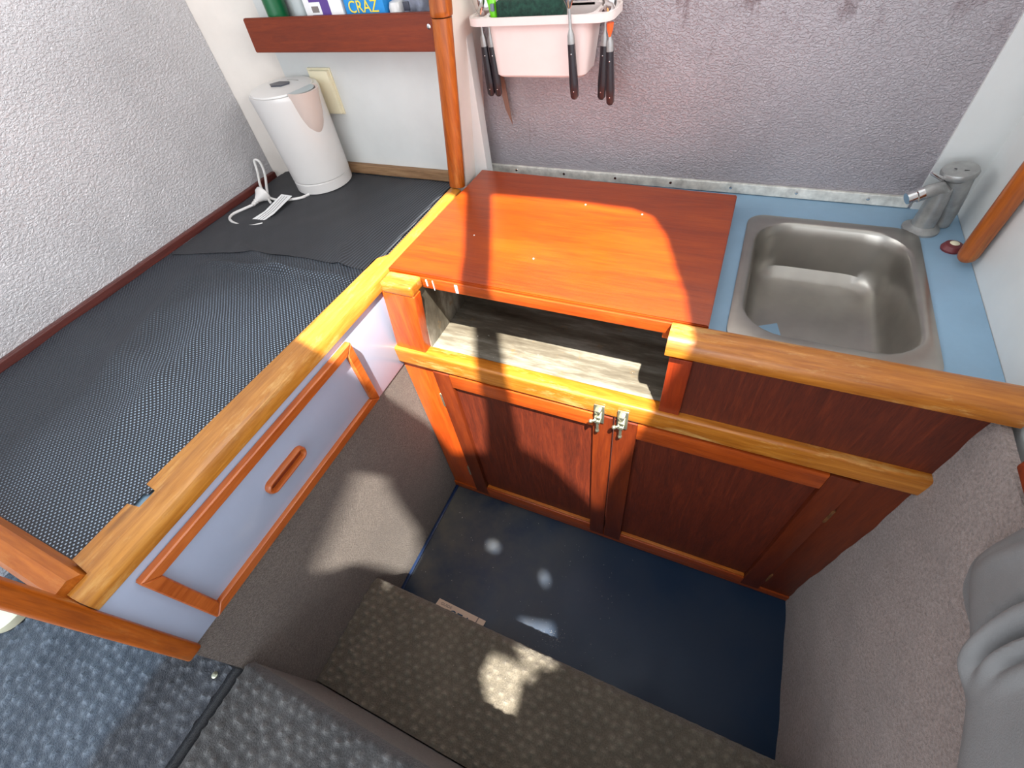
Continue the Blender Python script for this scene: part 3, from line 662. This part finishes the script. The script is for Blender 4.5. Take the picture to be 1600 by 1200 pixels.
# ---------------------------------------------------------------- cutlery caddy on the back wall
TY = .550
ca = thing('cutlery_caddy', 'white plastic cutlery caddy hung on the silver back wall', 'caddy', (.215, .5, 1.09))
b = bmesh.new()
def rr2(cx, cy, hx, hy, r, z): return rrect(cx, cy, hx, hy, r, z, 5)
loft(b, [rr2(.213, .506, .096, .038, .016, 1.108), rr2(.213, .505, .101, .041, .018, 1.112), rr2(.218, .503, .112, .044, .02, 1.210), rr2(.218, .503, .110, .042, .018, 1.210), rr2(.213, .505, .097, .037, .014, 1.114)], True, True)
obj('bin', b, 'tray', ca)
ho = [(p.x, p.y) for p in rr2(.218, .503, .111, .043, .02, 0)]
sl = [[(x, .470), (x+.022, .470), (x+.022, .525), (x, .525)] for x in (.076, .336)]
b = holed([(p.x, p.y) for p in rr2(.218, .498, .150, .050, .026, 0)], [ho]+sl, 1.209, 1.214); obj('rim', b, 'tray', ca)
b = holed([(p.x, p.y) for p in rr2(.218, .498, .152, .052, .028, 0)], [[(p.x, p.y) for p in rr2(.218, .498, .148, .048, .026, 0)]], 1.203, 1.216); obj('rim_lip', b, 'tray', ca)

def utensil(kind, x, y, ztop, label, tilt=(0, 0), rot=0):
    """handle hangs below the rim (ztop = top of the bolster), working end above"""
    names = {'fork': 'fork', 'spoon': 'spoon', 'knife': 'table_knife'}
    t = thing(names[kind], label, 'cutlery', (x, y, ztop-.12), 'black-handled cutlery in the caddy')
    loc = Vector((x, y, ztop))
    A = Matrix.Translation(loc) @ Matrix.Rotation(tilt[0], 4, 'Y') @ Matrix.Rotation(tilt[1], 4, 'X') @ Matrix.Rotation(rot, 4, 'Z')
    def tr(b): bmesh.ops.transform(b, matrix=A, verts=b.verts); return b
    def sl_(z, w, th): return [(-w, -th, z), (-w*.4, -th*1.5, z), (w*.4, -th*1.5, z), (w, -th, z), (w, th, z), (w*.4, th*1.5, z), (-w*.4, th*1.5, z), (-w, th, z)]
    b = bmesh.new(); loft(b, [sl_(-.120, .004, .0020), sl_(-.115, .0074, .0036), (sl_(-.09, .0080, .004)), sl_(-.05, .0068, .0038), sl_(-.024, .0064, .0036)]); obj('handle', tr(b), 'black', t)
    for z in (-.105, -.040):
        b = bmesh.new(); lathe(b, (0, -.0046, z), [(.0022, 0), (.0018, -.0008), (.0005, -.0012)], (0, 1, 0), 8); obj('rivet', tr(b), 'chrome', t)
    b = bmesh.new(); loft(b, [sl_(-.024, .0064, .0036), sl_(-.010, .0058, .0034), sl_(.000, .0026, .0016), sl_(.03, .0022, .0012)]); obj('bolster', tr(b), 'dullchrome', t)
    b = bmesh.new()
    if kind == 'fork':
        loft(b, [sl_(.03, .0022, .0010), sl_(.040, .009, .0010), sl_(.052, .0112, .0008), sl_(.060, .0112, .0007)])
        for q in (-.0096, -.0032, .0032, .0096): bm_box(b, (q-.0017, -.0009, .058), (q+.0017, .0009, .098), .0004)
    elif kind == 'spoon':
        def sp(z, w, d): return [(w*math.cos(a), d*math.sin(a) if math.sin(a) > 0 else d*.55*math.sin(a), z) for a in [2*PI*i/12 for i in range(12)]]
        loft(b, [sp(.03, .0022, .001), sp(.038, .007, .003), (sp(.05, .0125, .006)), sp(.065, .0150, .007), sp(.082, .0125, .005), sp(.092, .006, .002)])
    else:
        loft(b, [sl_(.03, .0022, .0010), sl_(.034, .007, .0008), sl_(.09, .0080, .0006), sl_(.105, .004, .0005)])
    obj('head', tr(b), 'chrome', t); return t
utensil('spoon', .079, .492, 1.182, 'black-handled spoon, leftmost at the left end of the caddy', (-.02, 0))
utensil('fork', .094, .497, 1.180, 'black-handled fork with tines up beside the leftmost spoon', (-.03, 0), .1)
utensil('spoon', .292, .452-.008, 1.196, 'black-handled piece hanging alone in front of the caddy bin', (-.06, 0))
utensil('fork', .346, .492, 1.180, 'black-handled fork at the right end of the caddy, shorter hang', (.03, 0), -.2)
utensil('spoon', .358, .486, 1.172, 'black-handled spoon at the right end of the caddy, hanging lowest', (-.05, 0))
t = thing('paring_knife', 'slim brown-stained knife blade pointing down beside the left cutlery handles', 'knife', (.095, .535, .99))
b = prism([(.072, 1.19), (.084, 1.19), (.101, 1.05), (.107, .982), (.092, 1.02), (.082, 1.08)], .534, .5352, 'y'); obj('blade', b, plain('stained_blade', (128, 98, 86), .4, .3), t)
t = thing('scouring_pad', 'dark green scouring pad lying in the caddy', 'sponge', (.19, .50, 1.2))
b = box((.128, .468, 1.195), (.268, .500, 1.238), .006, 3); obj('pad', b, 'sponge', t)
t = thing('lime_brush', 'bright lime green plastic brush handle in the caddy beside the scouring pad', 'brush', (.117, .49, 1.2))
b = bmesh.new(); tube(b, [(.120, .480, 1.195), (.117, .480, 1.225), (.108, .484, 1.26), (.104, .488, 1.31)], .009, 12, 4); obj('handle', b, 'lime', t)
obj('grey_insert', box((.116, .468, 1.222), (.124, .473, 1.234), .001), 'greybag', t)
t = thing('orange_peg', 'small orange plastic tip poking under the right end of the caddy', 'peg', (.363, .47, 1.18))
b = bmesh.new(); lathe(b, (.362, .468, 1.176), [(.002, 0), (.006, .012), (.007, .022)], n=10); obj('tip', b, 'orange', t)

# ---------------------------------------------------------------- grey cloth on the right
t = thing('grey_cloth_bundle', 'smooth grey cloth bundle with deep creases against the right carpet wall', 'cloth', (1.02, -.32, .55))
def clothpt(a, b):
    # a: along y from far to near, b: up
    y = -.165-.52*a; z = .50+.48*b
    edge = .80-.115*a+.03*math.sin(a*6)
    prof = 1/(1+math.exp(-(z-(edge-.03))*70))
    x = 1.052-.052*prof*(1-math.exp(-a*14))
    # creases: curved folds running up the bundle
    for (yc, zs, w, h, bend) in ((-.286, .775, .013, .015, .10), (-.318, .825, .009, .012, .05), (-.338, .850, .008, .007, .02), (-.215, .83, .014, .006, -.25)):
        q = max(0, .90-z); yy = yc-bend*q-1.6*q*q; on = 1/(1+math.exp(-(z-zs)*90))
        d = y-yy; x -= on*prof*(h*math.exp(-((d+w)/w)**2)-h*.9*math.exp(-((d-w*.3)/(w*.6))**2))
    return (min(x, 1.0545), y, z)
obj('cloth', solid(grid(300, 150, clothpt), .002), 'cloth', t)
rr = obj('ledge_strip', box((1.030, -.30, .885), (1.056, -.105, .900), .003), 'mahog'); tag(rr, 'thin red-brown wooden strip above the grey cloth at the right edge', 'strip')

# ---------------------------------------------------------------- floor bits
pp = thing('printed_booklet', 'cream booklet cover printed SEA on the navy floor against the step', 'booklet', (.2, -.40, 0))
A = Matrix.Translation((.128, -.376, .006)) @ Matrix.Rotation(-.03, 4, 'Z') @ Matrix.Rotation(-.42, 4, 'X')
def pt(b): bmesh.ops.transform(b, matrix=A, verts=b.verts); return b
obj('cover', pt(box((0, -.052, -.001), (.158, .010, .001), .0004)), 'paper', pp)
obj('spine_fold', pt(box((.133, -.052, .0010), (.136, .010, .0016))), 'inkgrey', pp)
obj('lettering', text_mesh('SEA', .044, .0002, A @ Matrix.Translation((.050, -.036, .0013))), 'ink', pp, smooth=False)
obj('lettering', text_mesh('C', .036, .0002, A @ Matrix.Translation((.112, -.048, .0013))), 'ink', pp, smooth=False)
obj('lettering', text_mesh('GUIDE', .013, .0002, A @ Matrix.Translation((.012, -.006, .0013))), 'inkgrey', pp, smooth=False)
obj('lettering', text_mesh('TO', .012, .0002, A @ Matrix.Translation((.032, -.022, .0013))), 'inkgrey', pp, smooth=False)
bm = bmesh.new(); rnd = random.Random(4)
def crumb(x, y, z, s):
    q = [Vector((x+rnd.uniform(-1, 1)*s, y+rnd.uniform(-1, 1)*s, z)) for _ in range(3)]; p = bm.verts.new((x, y, z+s*.8)); v = [bm.verts.new(k) for k in q]
    for i in range(3): bm.faces.new((v[i], v[(i+1) % 3], p))
    bm.faces.new(v)
for _ in range(150): crumb(rnd.uniform(.03, .65), rnd.uniform(-.38, -.04), .0005, rnd.uniform(.0006, .0018))
for _ in range(90): crumb(rnd.gauss(.475, .022), rnd.gauss(-.345, .018), .0005, rnd.uniform(.0006, .002))
for _ in range(25): crumb(rnd.uniform(.05, .95), rnd.uniform(-.62, -.44), .193, rnd.uniform(.0008, .0018))
for _ in range(14): crumb(rnd.uniform(.10, .60), rnd.uniform(.02, .1), .6995, rnd.uniform(.0008, .002))
o = obj('crumbs', bm, 'crumb', smooth=False); tag(o, 'pale crumbs and dust specks scattered on navy vinyl floor and step', 'crumbs', kind='stuff')
# edge bead of the vinyl floor
obj('vinyl_edge', box((.0005, -.40, .0005), (.010, -.001, .006), .002), plain('navy_edge', (14, 40, 78), .4))
o = bpy.data.objects['vinyl_edge']; tag(o, 'dark blue rolled edge strip of the vinyl along the left carpet wall', 'edge strip')
b = bmesh.new(); lathe(b, (-.028, -.716, .503), [(.006, 0), (.006, .002), (.003, .004)], n=12); o = obj('snap_stud', b, 'brass'); tag(o, 'small round metal stud on the dark carpet below the end post', 'stud')
